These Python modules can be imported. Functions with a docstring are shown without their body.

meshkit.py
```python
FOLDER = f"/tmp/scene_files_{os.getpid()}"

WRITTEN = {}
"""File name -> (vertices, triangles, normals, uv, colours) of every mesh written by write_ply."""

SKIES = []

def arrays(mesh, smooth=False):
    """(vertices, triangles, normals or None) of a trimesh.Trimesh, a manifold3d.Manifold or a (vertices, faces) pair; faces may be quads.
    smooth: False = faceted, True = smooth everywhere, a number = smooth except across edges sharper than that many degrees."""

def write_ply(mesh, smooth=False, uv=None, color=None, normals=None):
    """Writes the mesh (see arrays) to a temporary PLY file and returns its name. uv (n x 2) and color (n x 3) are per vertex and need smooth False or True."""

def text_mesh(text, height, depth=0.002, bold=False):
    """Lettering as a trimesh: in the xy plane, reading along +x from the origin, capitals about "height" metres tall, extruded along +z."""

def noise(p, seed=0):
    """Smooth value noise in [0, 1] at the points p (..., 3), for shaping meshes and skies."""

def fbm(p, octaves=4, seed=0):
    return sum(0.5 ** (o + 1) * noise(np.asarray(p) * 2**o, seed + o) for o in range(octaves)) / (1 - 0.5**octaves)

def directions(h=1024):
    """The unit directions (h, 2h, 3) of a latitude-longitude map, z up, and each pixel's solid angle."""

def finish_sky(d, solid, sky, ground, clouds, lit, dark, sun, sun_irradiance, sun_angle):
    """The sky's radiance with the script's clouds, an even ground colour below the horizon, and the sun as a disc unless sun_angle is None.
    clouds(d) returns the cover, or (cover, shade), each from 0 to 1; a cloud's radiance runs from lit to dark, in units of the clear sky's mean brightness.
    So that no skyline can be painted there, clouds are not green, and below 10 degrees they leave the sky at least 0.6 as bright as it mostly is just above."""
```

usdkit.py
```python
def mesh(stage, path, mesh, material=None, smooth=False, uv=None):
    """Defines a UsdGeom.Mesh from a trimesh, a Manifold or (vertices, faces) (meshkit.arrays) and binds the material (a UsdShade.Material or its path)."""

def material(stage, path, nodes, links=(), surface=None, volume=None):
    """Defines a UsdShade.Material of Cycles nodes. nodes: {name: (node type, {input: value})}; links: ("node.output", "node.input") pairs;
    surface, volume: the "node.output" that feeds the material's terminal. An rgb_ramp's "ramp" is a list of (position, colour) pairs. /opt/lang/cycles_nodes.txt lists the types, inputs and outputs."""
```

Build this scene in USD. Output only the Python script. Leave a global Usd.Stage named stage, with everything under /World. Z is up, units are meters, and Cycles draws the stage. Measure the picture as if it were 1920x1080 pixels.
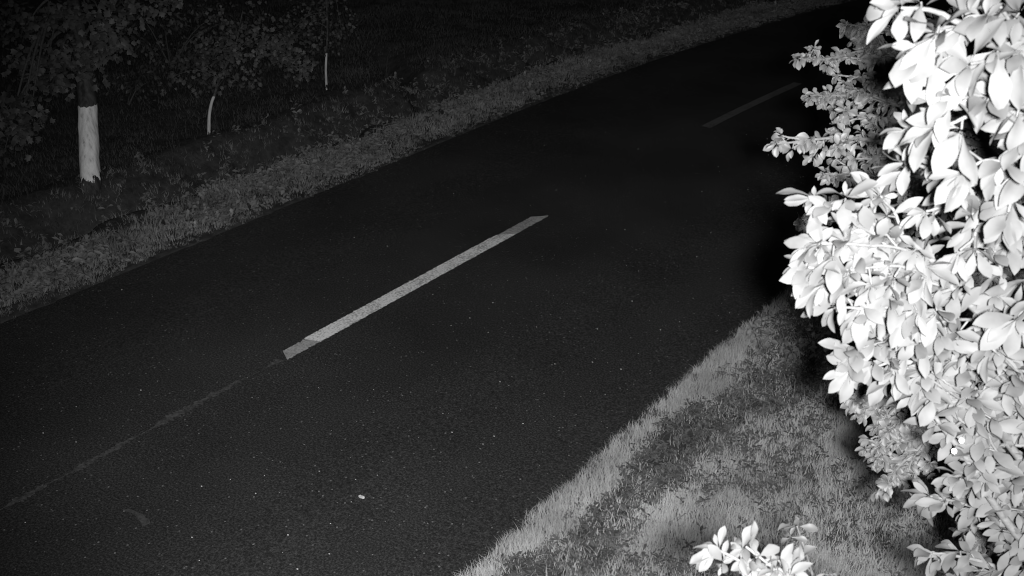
import math, random
import numpy as np, trimesh, usdkit, meshkit
from pxr import Usd, UsdGeom, UsdLux, UsdShade, Gf, Sdf, Vt

stage = Usd.Stage.CreateInMemory()
UsdGeom.SetStageUpAxis(stage, 'Z')
UsdGeom.SetStageMetersPerUnit(stage, 1.0)
UsdGeom.Xform.Define(stage, '/World')
UsdGeom.Scope.Define(stage, '/World/Looks')

# ------------------------------------------------------------------ camera
EYE = np.array([0.0, 0.0, 5.61])
R_RIGHT = np.array([0.80637, 0.59141, 0.0])
R_DOWN = np.array([0.26447, -0.36062, -0.89445])
R_FWD = np.array([-0.52899, 0.72124, -0.44718])
F_PX = 2000.0
cam = UsdGeom.Camera.Define(stage, '/World/camera')
cam.CreateHorizontalApertureAttr(36.0)
cam.CreateVerticalApertureAttr(20.25)
cam.CreateFocalLengthAttr(36.0 * F_PX / 1920.0)
cam.CreateClippingRangeAttr((0.05, 2000.0))
cam.CreateExposureAttr(0.0)
cam.CreateFStopAttr(11.0)
cam.CreateFocusDistanceAttr(9.0)
M = np.eye(4)
M[0, :3], M[1, :3], M[2, :3], M[3, :3] = R_RIGHT, -R_DOWN, -R_FWD, EYE
cam.AddTransformOp().Set(Gf.Matrix4d(M.tolist()))

# ------------------------------------------------------------------ night sky, faint added fill light, infrared lamp beside the camera
SUN_EL, SUN_AZ = 0.35, 2.4
sky = UsdLux.DomeLight.Define(stage, '/World/sky')
usdkit.material(stage, '/World/Looks/night_sky', {
    's': ('sky_texture', {'sky_type': 'single_scattering', 'sun_disc': False, 'sun_elevation': SUN_EL, 'sun_rotation': SUN_AZ}),
    'h': ('rgb_to_bw', {}),
    'b': ('background_shader', {'strength': 0.0035})},
    [('s.color', 'h.color'), ('h.val', 'b.color')], surface='b.background')
UsdShade.MaterialBindingAPI.Apply(sky.GetPrim()).Bind(UsdShade.Material.Get(stage, '/World/Looks/night_sky'))
sky.GetPrim().SetCustomDataByKey('kind', 'structure')


def aim(prim, pos, direction):
    z = -np.asarray(direction, float) / np.linalg.norm(direction)
    x = np.cross([0, 0, 1.0], z); x /= np.linalg.norm(x)
    y = np.cross(z, x)
    m = np.eye(4); m[0, :3], m[1, :3], m[2, :3], m[3, :3] = x, y, z, pos
    UsdGeom.Xformable(prim).AddTransformOp().Set(Gf.Matrix4d(m.tolist()))


distant_fill = UsdLux.DistantLight.Define(stage, '/World/distant_fill')
distant_fill.CreateIntensityAttr(0.004); distant_fill.CreateAngleAttr(0.5); distant_fill.CreateNormalizeAttr(True)  # weak distant light added as shadow fill, no known source
aim(distant_fill, (0, 0, 30), -np.array([math.sin(SUN_AZ) * math.cos(SUN_EL), math.cos(SUN_AZ) * math.cos(SUN_EL), math.sin(SUN_EL)]))

LAMP = EYE - 0.10 * R_FWD + 0.06 * R_RIGHT + 0.0 * R_DOWN
lamp = UsdLux.SphereLight.Define(stage, '/World/infrared_lamp')
lamp.CreateRadiusAttr(0.04); lamp.CreateNormalizeAttr(True)
lamp.CreateIntensityAttr(1230.0)
shape = UsdLux.ShapingAPI.Apply(lamp.GetPrim())
shape.CreateShapingConeAngleAttr(35.5); shape.CreateShapingConeSoftnessAttr(0.85)
AIM = R_FWD * 1.0 + R_RIGHT * 0.025 + R_DOWN * 0.03
aim(lamp, LAMP, AIM)

# ------------------------------------------------------------------ helpers
rng = np.random.default_rng(11)
taken = {}


def numbered(path):
    n = taken.get(path, 0); taken[path] = n + 1
    return path if n == 0 else f'{path}_{n:03d}'


def tag(o, label=None, cat=None, group=None, kind=None):
    p = o.GetPrim() if hasattr(o, 'GetPrim') else o
    for k, v in (('label', label), ('category', cat), ('group', group), ('kind', kind)):
        if v:
            p.SetCustomDataByKey(k, v)
    return p


def thing(name, loc, label, cat, group=None, kind=None):
    x = UsdGeom.Xform.Define(stage, numbered('/World/' + name))
    x.AddTranslateOp().Set(Gf.Vec3d(*map(float, loc)))
    return tag(x, label, cat, group, kind)


def obj(name, mesh, material, parent=None, smooth=False, kind=None, label=None):
    """One Mesh prim; vertices are given in world metres and stored relative to the parent thing."""
    base = str(parent.GetPath()) if parent is not None else '/World'
    v, f, n = meshkit.arrays(mesh, smooth)
    if parent is not None:
        off = np.array(UsdGeom.XformCache().GetLocalToWorldTransform(parent).ExtractTranslation())
        v = v - off
    m = UsdGeom.Mesh.Define(stage, numbered(f'{base}/{name}'))
    m.CreatePointsAttr(Vt.Vec3fArray.FromNumpy(v.astype(np.float32)))
    m.CreateFaceVertexCountsAttr(Vt.IntArray.FromNumpy(np.full(len(f), 3, np.int32)))
    m.CreateFaceVertexIndicesAttr(Vt.IntArray.FromNumpy(f.astype(np.int32).ravel()))
    m.CreateSubdivisionSchemeAttr('none')
    if n is not None:
        m.CreateNormalsAttr(Vt.Vec3fArray.FromNumpy(n.astype(np.float32)))
        m.SetNormalsInterpolation('vertex')
    UsdShade.MaterialBindingAPI.Apply(m.GetPrim()).Bind(material)
    return tag(m, label, None, None, kind)


def at(px, py, depth):
    """The point seen at a pixel of the photograph, at a distance along the view axis."""
    return EYE + depth * (R_FWD + R_RIGHT * (px - 960) / F_PX + R_DOWN * (py - 540) / F_PX)


def on_ground(px, py, z=0.0):
    r = R_FWD + R_RIGHT * (px - 960) / F_PX + R_DOWN * (py - 540) / F_PX
    return EYE + r * (z - EYE[2]) / r[2]


def to_px(P):
    q = np.asarray(P) - EYE
    w = q @ R_FWD
    return np.stack([960 + F_PX * (q @ R_RIGHT) / w, 540 + F_PX * (q @ R_DOWN) / w, w], -1)


def grey(v):
    return (v, v, v)


def unit(v):
    v = np.asarray(v, float)
    return v / max(np.linalg.norm(v), 1e-9)


def merge(parts):
    vs, fs, n = [], [], 0
    for v, f in parts:
        vs.append(v); fs.append(np.asarray(f) + n); n += len(v)
    return np.vstack(vs), np.vstack(fs)


def spline(pts, n):
    p = np.asarray(pts, float)
    if len(p) == 2:
        return p[0] + (p[1] - p[0]) * np.linspace(0, 1, n)[:, None]
    q = np.vstack([2 * p[0] - p[1], p, 2 * p[-1] - p[-2]])
    out = []
    for s in np.linspace(0, len(p) - 1 - 1e-6, n):
        i = int(s); t = s - i
        a, b, c, d = q[i:i + 4]
        out.append(0.5 * (2 * b + (c - a) * t + (2 * a - 5 * b + 4 * c - d) * t * t + (3 * b - 3 * c + d - a) * t ** 3))
    return np.array(out)


def tube(pts, radii, sides=7, bump=0.0, seed=0, caps=True):
    p = np.asarray(pts, float); n = len(p)
    r = np.broadcast_to(radii, (n,)).astype(float)
    t = np.gradient(p, axis=0); t /= np.linalg.norm(t, axis=1, keepdims=True) + 1e-12
    ref = np.array([1.0, 0, 0]) if abs(t[:, 0]).mean() < 0.7 else np.array([0, 0, 1.0])
    a = np.cross(t, ref); a /= np.linalg.norm(a, axis=1, keepdims=True)
    b = np.cross(t, a)
    th = np.arange(sides) * 2 * np.pi / sides
    dirs = np.cos(th)[None, :, None] * a[:, None] + np.sin(th)[None, :, None] * b[:, None]
    rr = np.repeat(r[:, None], sides, 1)
    v = p[:, None] + rr[..., None] * dirs
    if bump:
        k = meshkit.fbm(v * np.array([9, 9, 3.0]) + seed, 3, seed) - 0.5
        v = v + (rr * bump * k * 2)[..., None] * dirs
    i, j = np.meshgrid(np.arange(n - 1), np.arange(sides), indexing='ij')
    f = np.stack([i * sides + j, i * sides + (j + 1) % sides, (i + 1) * sides + (j + 1) % sides, (i + 1) * sides + j], -1).reshape(-1, 4)
    f = np.vstack([f[:, [0, 2, 1]], f[:, [0, 3, 2]]])
    v = v.reshape(-1, 3)
    if caps:
        m = len(v)
        v = np.vstack([v, p[:1], p[-1:]])
        k = np.arange(sides)
        f = np.vstack([f, np.stack([np.full(sides, m), k, (k + 1) % sides], 1),
                       np.stack([np.full(sides, m + 1), (n - 1) * sides + (k + 1) % sides, (n - 1) * sides + k], 1)])
    return v, f


# ------------------------------------------------------------------ materials (everything grey: a monochrome infrared picture)
def mat(name, nodes, links, surface):
    return usdkit.material(stage, '/World/Looks/' + name, nodes, links, surface=surface)


def leaf_mat(name, lo, hi, scale=9.0, rough=0.5, trans=0.22, spec=0.35):
    return mat(name, {
        'g': ('geometry', {}), 'n': ('noise_texture', {'scale': scale, 'detail': 3.0}),
        'r': ('rgb_ramp', {'ramp': [(0.3, grey(lo)), (0.7, grey(hi))]}),
        'w': ('hsv', {'value': 1.0}),
        'rr': ('map_range', {'from_min': 0.0, 'from_max': 1.0, 'to_min': 0.8, 'to_max': 1.2}),
        'p': ('principled_bsdf', {'roughness': rough, 'specular_ior_level': spec}),
        't': ('translucent_bsdf', {}), 'm': ('mix_closure', {'fac': trans})},
        [('g.position', 'n.vector'), ('n.fac', 'r.fac'), ('g.random_per_island', 'rr.value'), ('r.color', 'w.color'), ('rr.result', 'w.value'),
         ('w.color', 'p.base_color'), ('w.color', 't.color'), ('p.BSDF', 'm.closure1'), ('t.BSDF', 'm.closure2')], 'm.closure')


NEAR_LEAF = leaf_mat('near_leaf', 0.070, 0.098, 25.0, 0.65, 0.4, 0.12)
BACK_LEAF = leaf_mat('back_leaf', 0.055, 0.09, 9.0, 0.55, 0.3, 0.25)
FAR_LEAF = leaf_mat('far_leaf', 0.06, 0.15, 2.0, 0.55, 0.2)
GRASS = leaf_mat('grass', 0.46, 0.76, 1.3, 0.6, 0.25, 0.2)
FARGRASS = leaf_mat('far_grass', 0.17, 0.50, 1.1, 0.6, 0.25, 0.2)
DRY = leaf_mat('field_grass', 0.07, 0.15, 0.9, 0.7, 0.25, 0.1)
DARKWEED = leaf_mat('dark_weed', 0.10, 0.20, 5.0, 0.5, 0.2, 0.3)
WEED = leaf_mat('weed', 0.22, 0.36, 5.0, 0.5, 0.2, 0.3)


def rough_mat(name, lo, hi, scale, bump=0.3, dist=0.02, rough=0.9, detail=6.0):
    return mat(name, {
        'g': ('geometry', {}), 'n': ('noise_texture', {'scale': scale, 'detail': detail, 'roughness': 0.65}),
        'r': ('rgb_ramp', {'ramp': [(0.3, grey(lo)), (0.7, grey(hi))]}),
        'b': ('bump', {'strength': bump, 'distance': dist}),
        'p': ('principled_bsdf', {'roughness': rough, 'specular_ior_level': 0.2})},
        [('g.position', 'n.vector'), ('n.fac', 'r.fac'), ('r.color', 'p.base_color'), ('n.fac', 'b.height'), ('b.normal', 'p.normal')], 'p.BSDF')


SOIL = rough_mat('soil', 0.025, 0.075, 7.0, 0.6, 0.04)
TWIG = rough_mat('twig_bark', 0.035, 0.07, 60.0, 0.4, 0.003, 0.85)
BACK_TWIG = rough_mat('grey_twig_bark', 0.03, 0.06, 60.0, 0.3, 0.003, 0.7)
BARK = rough_mat('dark_bark', 0.05, 0.12, 30.0, 0.6, 0.01)
STONE = rough_mat('pale_stone', 0.35, 0.6, 60.0, 0.2, 0.002, 0.8)
PAPER = rough_mat('white_scrap', 0.80, 0.88, 80.0, 0.1, 0.001, 0.7)
FRUIT = rough_mat('green_plum', 0.42, 0.5, 30.0, 0.05, 0.001, 0.4)

ASPHALT = mat('asphalt', {
    'g': ('geometry', {}),
    'big': ('noise_texture', {'scale': 0.55, 'detail': 4.0}),
    'fine': ('noise_texture', {'scale': 55.0, 'detail': 4.0, 'roughness': 0.75}),
    'v': ('voronoi_texture', {'scale': 42.0, 'randomness': 1.0}),
    'sv': ('separate_color', {}),
    'gt': ('math', {'math_type': 'greater_than', 'value2': 0.965}),
    'near': ('math', {'math_type': 'less_than', 'value2': 0.36}),
    'mask': ('math', {'math_type': 'multiply'}),
    'lvl': ('map_range', {'from_min': 0.0, 'from_max': 1.0, 'to_min': 0.06, 'to_max': 0.22}),
    'rb': ('rgb_ramp', {'ramp': [(0.28, grey(0.70)), (0.72, grey(1.25))]}),
    'rf': ('rgb_ramp', {'ramp': [(0.32, grey(0.011)), (0.5, grey(0.035)), (0.68, grey(0.090))]}),
    'mul': ('mix', {'mix_type': 'multiply', 'fac': 1.0}),
    'mx': ('mix', {'mix_type': 'mix'}),
    'b': ('bump', {'strength': 0.5, 'distance': 0.006}),
    'p': ('principled_bsdf', {'roughness': 0.95, 'specular_ior_level': 0.1})},
    [('g.position', 'big.vector'), ('g.position', 'fine.vector'), ('g.position', 'v.vector'),
     ('v.color', 'sv.color'), ('sv.r', 'gt.value1'), ('v.distance', 'near.value1'), ('gt.value', 'mask.value1'), ('near.value', 'mask.value2'),
     ('sv.g', 'lvl.value'),
     ('big.fac', 'rb.fac'), ('fine.fac', 'rf.fac'), ('rb.color', 'mul.color1'), ('rf.color', 'mul.color2'),
     ('mul.color', 'mx.color1'), ('lvl.result', 'mx.color2'), ('mask.value', 'mx.fac'),
     ('mx.color', 'p.base_color'), ('fine.fac', 'b.height'), ('b.normal', 'p.normal')], 'p.BSDF')


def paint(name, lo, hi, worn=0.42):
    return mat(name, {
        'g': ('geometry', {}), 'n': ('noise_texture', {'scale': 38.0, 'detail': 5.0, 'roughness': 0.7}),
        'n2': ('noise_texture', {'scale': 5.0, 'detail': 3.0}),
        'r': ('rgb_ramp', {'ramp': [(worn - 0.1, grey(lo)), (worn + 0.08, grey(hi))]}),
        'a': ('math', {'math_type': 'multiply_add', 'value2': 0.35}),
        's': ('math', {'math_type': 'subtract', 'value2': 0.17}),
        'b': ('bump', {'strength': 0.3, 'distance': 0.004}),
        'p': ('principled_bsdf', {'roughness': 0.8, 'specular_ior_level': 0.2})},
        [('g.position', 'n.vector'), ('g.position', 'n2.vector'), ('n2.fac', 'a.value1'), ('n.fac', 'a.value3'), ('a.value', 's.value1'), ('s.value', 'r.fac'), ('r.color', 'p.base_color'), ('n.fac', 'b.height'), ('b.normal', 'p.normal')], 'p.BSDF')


PAINT = paint('road_paint', 0.42, 0.95, 0.47)
OLD_PAINT = paint('old_road_paint', 0.26, 0.48, 0.48)


def whitewashed(name, z_lo, z_hi, top=0.94):
    """Bark with a brushed coat of lime between two heights, ragged at both ends."""
    return mat(name, {
        'g': ('geometry', {}), 'x': ('separate_xyz', {}),
        'mp': ('mapping', {'scale': (17.0, 17.0, 2.0)}),
        'n': ('noise_texture', {'scale': 1.0, 'detail': 4.0, 'roughness': 0.6}),
        'zz': ('math', {'math_type': 'multiply_add', 'value2': 0.42}),
        'lo': ('math', {'math_type': 'greater_than', 'value2': z_lo + 0.21}),
        'hi': ('math', {'math_type': 'less_than', 'value2': z_hi + 0.21}),
        'zn': ('math', {'math_type': 'multiply_add', 'value2': 0.10}),
        'k': ('math', {'math_type': 'multiply'}),
        'c': ('rgb_ramp', {'ramp': [(0.28, grey(0.40)), (0.46, grey(0.83 * top)), (0.62, grey(top))]}),
        'bk': ('rgb_ramp', {'ramp': [(0.35, grey(0.03)), (0.65, grey(0.10))]}),
        'm': ('mix', {'mix_type': 'mix'}),
        'b': ('bump', {'strength': 0.5, 'distance': 0.015}),
        'p': ('principled_bsdf', {'roughness': 0.9, 'specular_ior_level': 0.15})},
        [('g.position', 'x.vector'), ('g.position', 'mp.vector'), ('mp.vector', 'n.vector'),
         ('n.fac', 'zz.value1'), ('x.z', 'zz.value3'), ('zz.value', 'lo.value1'),
         ('n.fac', 'zn.value1'), ('x.z', 'zn.value3'), ('zn.value', 'hi.value1'),
         ('lo.value', 'k.value1'), ('hi.value', 'k.value2'), ('n.fac', 'c.fac'), ('n.fac', 'bk.fac'),
         ('bk.color', 'm.color1'), ('c.color', 'm.color2'), ('k.value', 'm.fac'), ('m.color', 'p.base_color'),
         ('n.fac', 'b.height'), ('b.normal', 'p.normal')], 'p.BSDF')


# ------------------------------------------------------------------ terrain
def bend(y):
    """Sideways shift of the road as it curves gently away to the right."""
    y = np.asarray(y, float)
    t = np.maximum(y - 14.0, 0)
    return np.where(t < 30, 1.1 * (t / 12.0) ** 2, 1.1 * (30 / 12.0) ** 2 + (t - 30) * 2 * 1.1 * 30 / 144.0)


NEAR_EDGE, FAR_EDGE, MIDDLE = -4.0, -10.66, -7.56


def sstep(x, a, b):
    t = np.clip((np.asarray(x, float) - a) / (b - a), 0, 1)
    return t * t * (3 - 2 * t)


def furrow(x, y):
    a, b = np.array([-12.9, 14.95]), np.array([-16.2, 16.9])
    d = (b - a) / np.linalg.norm(b - a)
    u = (x - a[0]) * d[0] + (y - a[1]) * d[1]
    v = (x - a[0]) * -d[1] + (y - a[1]) * d[0]
    return np.exp(-(v / 0.30) ** 2) * sstep(u, -0.4, 0.4) * (1 - sstep(u, 2.6, 4.4))


def terrain(x, y):
    x, y = np.broadcast_arrays(np.asarray(x, float), np.asarray(y, float))
    s = x - bend(y)                                     # distance across, measured from the straightened road
    p = np.stack([x, y, np.zeros_like(x)], -1)
    fine = meshkit.fbm(p * 2.3, 3, 5) - 0.5
    wide = meshkit.fbm(p * 0.35, 2, 8) - 0.5
    z = 0.06 * fine + 0.10 * wide
    # far side: verge, roadside ditch, field
    w = FAR_EDGE - s
    lip = 1.32 + 0.35 * (meshkit.noise(p * 0.8, 3) - 0.5) + 0.25 * (meshkit.noise(p * 2.7, 4) - 0.5)
    ditch = sstep(w, lip, lip + 0.75) * (1 - sstep(w, lip + 0.9, lip + 2.0))
    z = z - 0.70 * ditch + 0.03 * sstep(w, 0.0, 0.5) - 0.12 * sstep(w, lip + 1.0, lip + 3.0)
    # a furrow leaving the ditch at right angles
    z = z - 0.34 * furrow(x, y)
    # near side: a shallow bank
    n = s - NEAR_EDGE
    z = z + 0.04 * sstep(n, 0.0, 0.3) - 0.05 * sstep(n, 0.3, 0.6) + 0.06 * sstep(n, 0.7, 1.4)
    # below the carriageway the sheet drops under the asphalt, with a ragged edge of earth creeping over it
    rag = 0.10 * (meshkit.fbm(p * 3.1, 3, 21) - 0.5)
    inside = np.minimum(s - FAR_EDGE, NEAR_EDGE - s) + rag
    return np.where(inside > -0.3, z * (1 - sstep(inside, -0.3, 0.0)) + 0.014 * (1 - sstep(inside, -0.05, 0.10)) - 0.08 * sstep(inside, -0.02, 0.12), z + 0.0)


def sheet(xs, ys, zf):
    X, Y = np.meshgrid(xs, ys, indexing='ij')
    Z = zf(X, Y)
    v = np.stack([X, Y, Z], -1).reshape(-1, 3)
    n, m = len(xs), len(ys)
    i, j = np.meshgrid(np.arange(n - 1), np.arange(m - 1), indexing='ij')
    f = np.stack([i * m + j, (i + 1) * m + j, (i + 1) * m + j + 1, i * m + j + 1], -1).reshape(-1, 4)
    return v, np.vstack([f[:, [0, 1, 2]], f[:, [0, 2, 3]]])


xs = np.concatenate([-np.geomspace(400, 30, 26), np.arange(-29.5, -17, 0.5), np.arange(-17, -10.2, 0.07), np.arange(-10.1, -4.6, 0.35), np.arange(-4.55, 1.5, 0.06), np.arange(1.6, 12, 0.4), np.geomspace(12.5, 400, 26)])
ys = np.concatenate([-np.geomspace(400, 5, 26), np.arange(-4.5, 1.5, 0.4), np.arange(1.5, 24, 0.08), np.arange(24, 50, 0.4), np.geomspace(51, 400, 30)])
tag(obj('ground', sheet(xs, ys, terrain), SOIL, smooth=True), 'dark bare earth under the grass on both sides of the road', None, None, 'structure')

# carriageway: a slab with a slight camber and its own thickness
ry = np.concatenate([np.arange(-80, -4, 4.0), np.arange(-4, 44, 0.5), np.arange(44, 160, 4.0)])
rs = np.concatenate([[FAR_EDGE - 0.03], np.linspace(FAR_EDGE, NEAR_EDGE, 15), [NEAR_EDGE + 0.03]])
RX, RY = np.meshgrid(rs, ry, indexing='ij')


def road_z(s):
    return 0.035 * (1 - ((s - (FAR_EDGE + NEAR_EDGE) / 2) / 3.27) ** 2) + 0.004


RZ = road_z(RX); RZ[0] = RZ[-1] = -0.15
v = np.stack([RX + bend(RY), RY, RZ], -1).reshape(-1, 3)
n, m = len(rs), len(ry)
i, j = np.meshgrid(np.arange(n - 1), np.arange(m - 1), indexing='ij')
f = np.stack([i * m + j, (i + 1) * m + j, (i + 1) * m + j + 1, i * m + j + 1], -1).reshape(-1, 4)
tag(obj('road', (v, np.vstack([f[:, [0, 1, 2]], f[:, [0, 2, 3]]])), ASPHALT, smooth=30), 'dark worn asphalt road running diagonally away to the right', None, None, 'structure')


def strip(s_of_y, y0, y1, half, lift, seed, n=460, rag=0.012, skew0=0.0, skew1=0.0):
    """A painted stripe as a thin ragged-edged sheet above the asphalt."""
    r = np.random.default_rng(seed)
    t = np.linspace(0, 1, n)
    rows = []
    for k, side in enumerate((-1, 0, 1)):
        y = y0 + (y1 - y0) * t + side * (skew0 * (1 - t) + skew1 * t)
        s = s_of_y(y) + side * (half + r.normal(0, rag, n) * (side != 0))
        rows.append(np.stack([s + bend(y), y, road_z(s) + lift], -1))
    V = np.stack(rows, 1).reshape(-1, 3)
    F = []
    for a in range(n - 1):
        for b in range(2):
            q = a * 3 + b
            F += [[q, q + 1, q + 4], [q, q + 4, q + 3]]
    return V, np.array(F)


mid = lambda y: MIDDLE + 0.0 * y
d1 = thing('lane_dash', (MIDDLE, 8.6, 0.05), 'bright worn white dash in the middle of the road nearest the camera', 'road marking')
obj('old_paint', strip(mid, 6.33, 10.95, 0.086, 0.004, 1, rag=0.007, skew0=-0.05, skew1=0.09), OLD_PAINT, d1, label='dull older coat showing at both ends of the dash')
obj('fresh_paint', strip(lambda y: mid(y) - 0.004, 6.72, 10.18, 0.096, 0.008, 2, rag=0.007, skew0=0.03, skew1=0.09), PAINT, d1)
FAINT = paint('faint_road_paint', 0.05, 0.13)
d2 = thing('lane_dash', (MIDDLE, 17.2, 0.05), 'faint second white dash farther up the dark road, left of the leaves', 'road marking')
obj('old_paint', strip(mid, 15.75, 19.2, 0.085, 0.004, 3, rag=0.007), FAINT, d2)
# crumbly pale seam along the middle of the road, before the first dash
r_ = np.random.default_rng(4)
ty = np.linspace(1.9, 6.25, 260)
wn = np.clip(meshkit.fbm(np.stack([ty * 5.0, 0 * ty, 0 * ty], -1), 4, 12) - 0.35, 0.0, 1) * 0.12 + 0.004
cx = -7.52 + 0.05 * (ty - 2) / 4 - 0.07 + 0.05 * (meshkit.fbm(np.stack([ty * 2.0, 0 * ty, 0 * ty], -1), 4, 13) - 0.5)
SV = np.stack([np.stack([cx + k * wn * r_.uniform(0.3, 1.5, 260), ty, road_z(cx) + 0.004], -1) for k in (-1, 1)], 1).reshape(-1, 3)
SF = np.vstack([[[2 * a, 2 * a + 1, 2 * a + 3], [2 * a, 2 * a + 3, 2 * a + 2]] for a in range(259)])
tag(obj('road_seam', (SV, SF), rough_mat('seam', 0.02, 0.13, 34.0, 0.3, 0.003)), 'faint crumbly pale line leading from the lower left up to the bright dash', 'road marking')
# the short pale arc left of the road's middle, low in the picture
arc = []
c0 = on_ground(236, 1003, 0.03)
for px, py, wid in ((232, 957, 0.012), (246, 960, 0.018), (258, 966, 0.022), (268, 974, 0.03), (277, 985, 0.038)):
    arc.append((on_ground(px, py, 0.03), wid))
pts = spline([a for a, _ in arc], 14); ww = np.interp(np.linspace(0, 1, 14), np.linspace(0, 1, 5), [w for _, w in arc])
tt = np.gradient(pts, axis=0); tt /= np.linalg.norm(tt, axis=1, keepdims=True)
nn = np.cross(tt, [0, 0, 1.0])
pts[:, 2] = road_z(pts[:, 0]) + 0.004
jit = r_.uniform(0.6, 1.25, (14, 2))
V = np.stack([pts - nn * (ww * jit[:, 0])[:, None], pts + nn * (ww * jit[:, 1])[:, None]], 1).reshape(-1, 3)
F = []
for a in range(13):
    F += [[2 * a, 2 * a + 1, 2 * a + 3], [2 * a, 2 * a + 3, 2 * a + 2]]
tag(obj('road_scuff', (V, np.array(F)), rough_mat('scuff', 0.025, 0.10, 30.0, 0.2, 0.003)), 'short faint curved scuff on the asphalt in the lower left', 'road mark')

# bright scrap lying on the near lane
lp = on_ground(678, 933, 0.03)
sc = trimesh.creation.box([0.058, 0.021, 0.016]).subdivide().subdivide()
vv = np.array(sc.vertices); vv[:, 2] += 0.006 * np.sin(vv[:, 0] * 70); vv[:, 1] *= 1 - 5 * np.abs(vv[:, 0]) ; sc.vertices = vv
ang = math.atan2(R_RIGHT[1] * .9 - .44 * .72, R_RIGHT[0] * .9 + .44 * .53)
sc.apply_transform(trimesh.transformations.rotation_matrix(ang - 0.35, [0, 0, 1])); sc.apply_translation([lp[0], lp[1], road_z(lp[0]) + 0.012])
tag(obj('paper_scrap', sc, PAPER, smooth=40), 'small bright white crumpled scrap lying on the near lane', 'litter')

# loose grit
pg = []
r_ = np.random.default_rng(8)
peb = []
for k in range(6):
    ic = trimesh.creation.icosphere(1, 1.0); w = np.array(ic.vertices)
    w *= (0.75 + 0.5 * meshkit.noise(w * 1.4 + k * 7, k))[:, None]; w[:, 2] *= 0.7
    peb.append((w, np.array(ic.faces)))
for k in range(300):
    s = NEAR_EDGE - abs(r_.normal(0, 2.6)) - 0.05
    if s < FAR_EDGE + 0.3: continue
    y = r_.uniform(2.0, 16) if r_.random() < 0.8 else r_.uniform(2, 24)
    w, ff = peb[k % 6]
    a = r_.uniform(0, 6.28); ca, sa = math.cos(a), math.sin(a)
    sz = 0.0025 + 0.0055 * r_.random() ** 2.2
    q = w @ np.array([[ca, -sa, 0], [sa, ca, 0], [0, 0, 1]]).T * sz * [1.3, 1, 1]
    pg.append((q + [s + bend(y), y, road_z(s) + sz * 0.5], ff))
tag(obj('loose_grit', merge(pg), STONE, smooth=True), 'scattered pale grit on the asphalt', 'grit', None, 'stuff')


# ------------------------------------------------------------------ grass and weeds (stuff)
def blade(r, h, w, lean, segs=3):
    a = r.uniform(0, 6.283); d = np.array([math.cos(a), math.sin(a), 0]); sd = np.array([-d[1], d[0], 0])
    tw = r.uniform(-0.6, 0.6); sd = sd * math.cos(tw) + d * math.sin(tw)
    base = np.array([*r.normal(0, 1, 2), 0])
    V = []
    for k in range(segs + 1):
        t = k / segs
        c = d * lean * h * t ** 1.8 + np.array([0, 0, h * (t - 0.25 * lean * t * t)])
        hw = w * 0.5 * (1 - t ** 1.6)
        if k < segs: V += [c - sd * hw, c + sd * hw]
        else: V.append(c)
    F = []
    for k in range(segs - 1):
        q = 2 * k; F += [[q, q + 1, q + 3], [q, q + 3, q + 2]]
    q = 2 * (segs - 1); F.append([q, q + 1, q + 2])
    return np.array(V), np.array(F), base


def tuft(seed, nb, h, w, spread, lean):
    r = np.random.default_rng(seed); parts = []
    for _ in range(nb):
        V, F, b = blade(r, h * r.uniform(0.45, 1.15), w * r.uniform(0.6, 1.3), r.uniform(*lean))
        parts.append((V + b * spread, F))
    return merge(parts)


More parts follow.
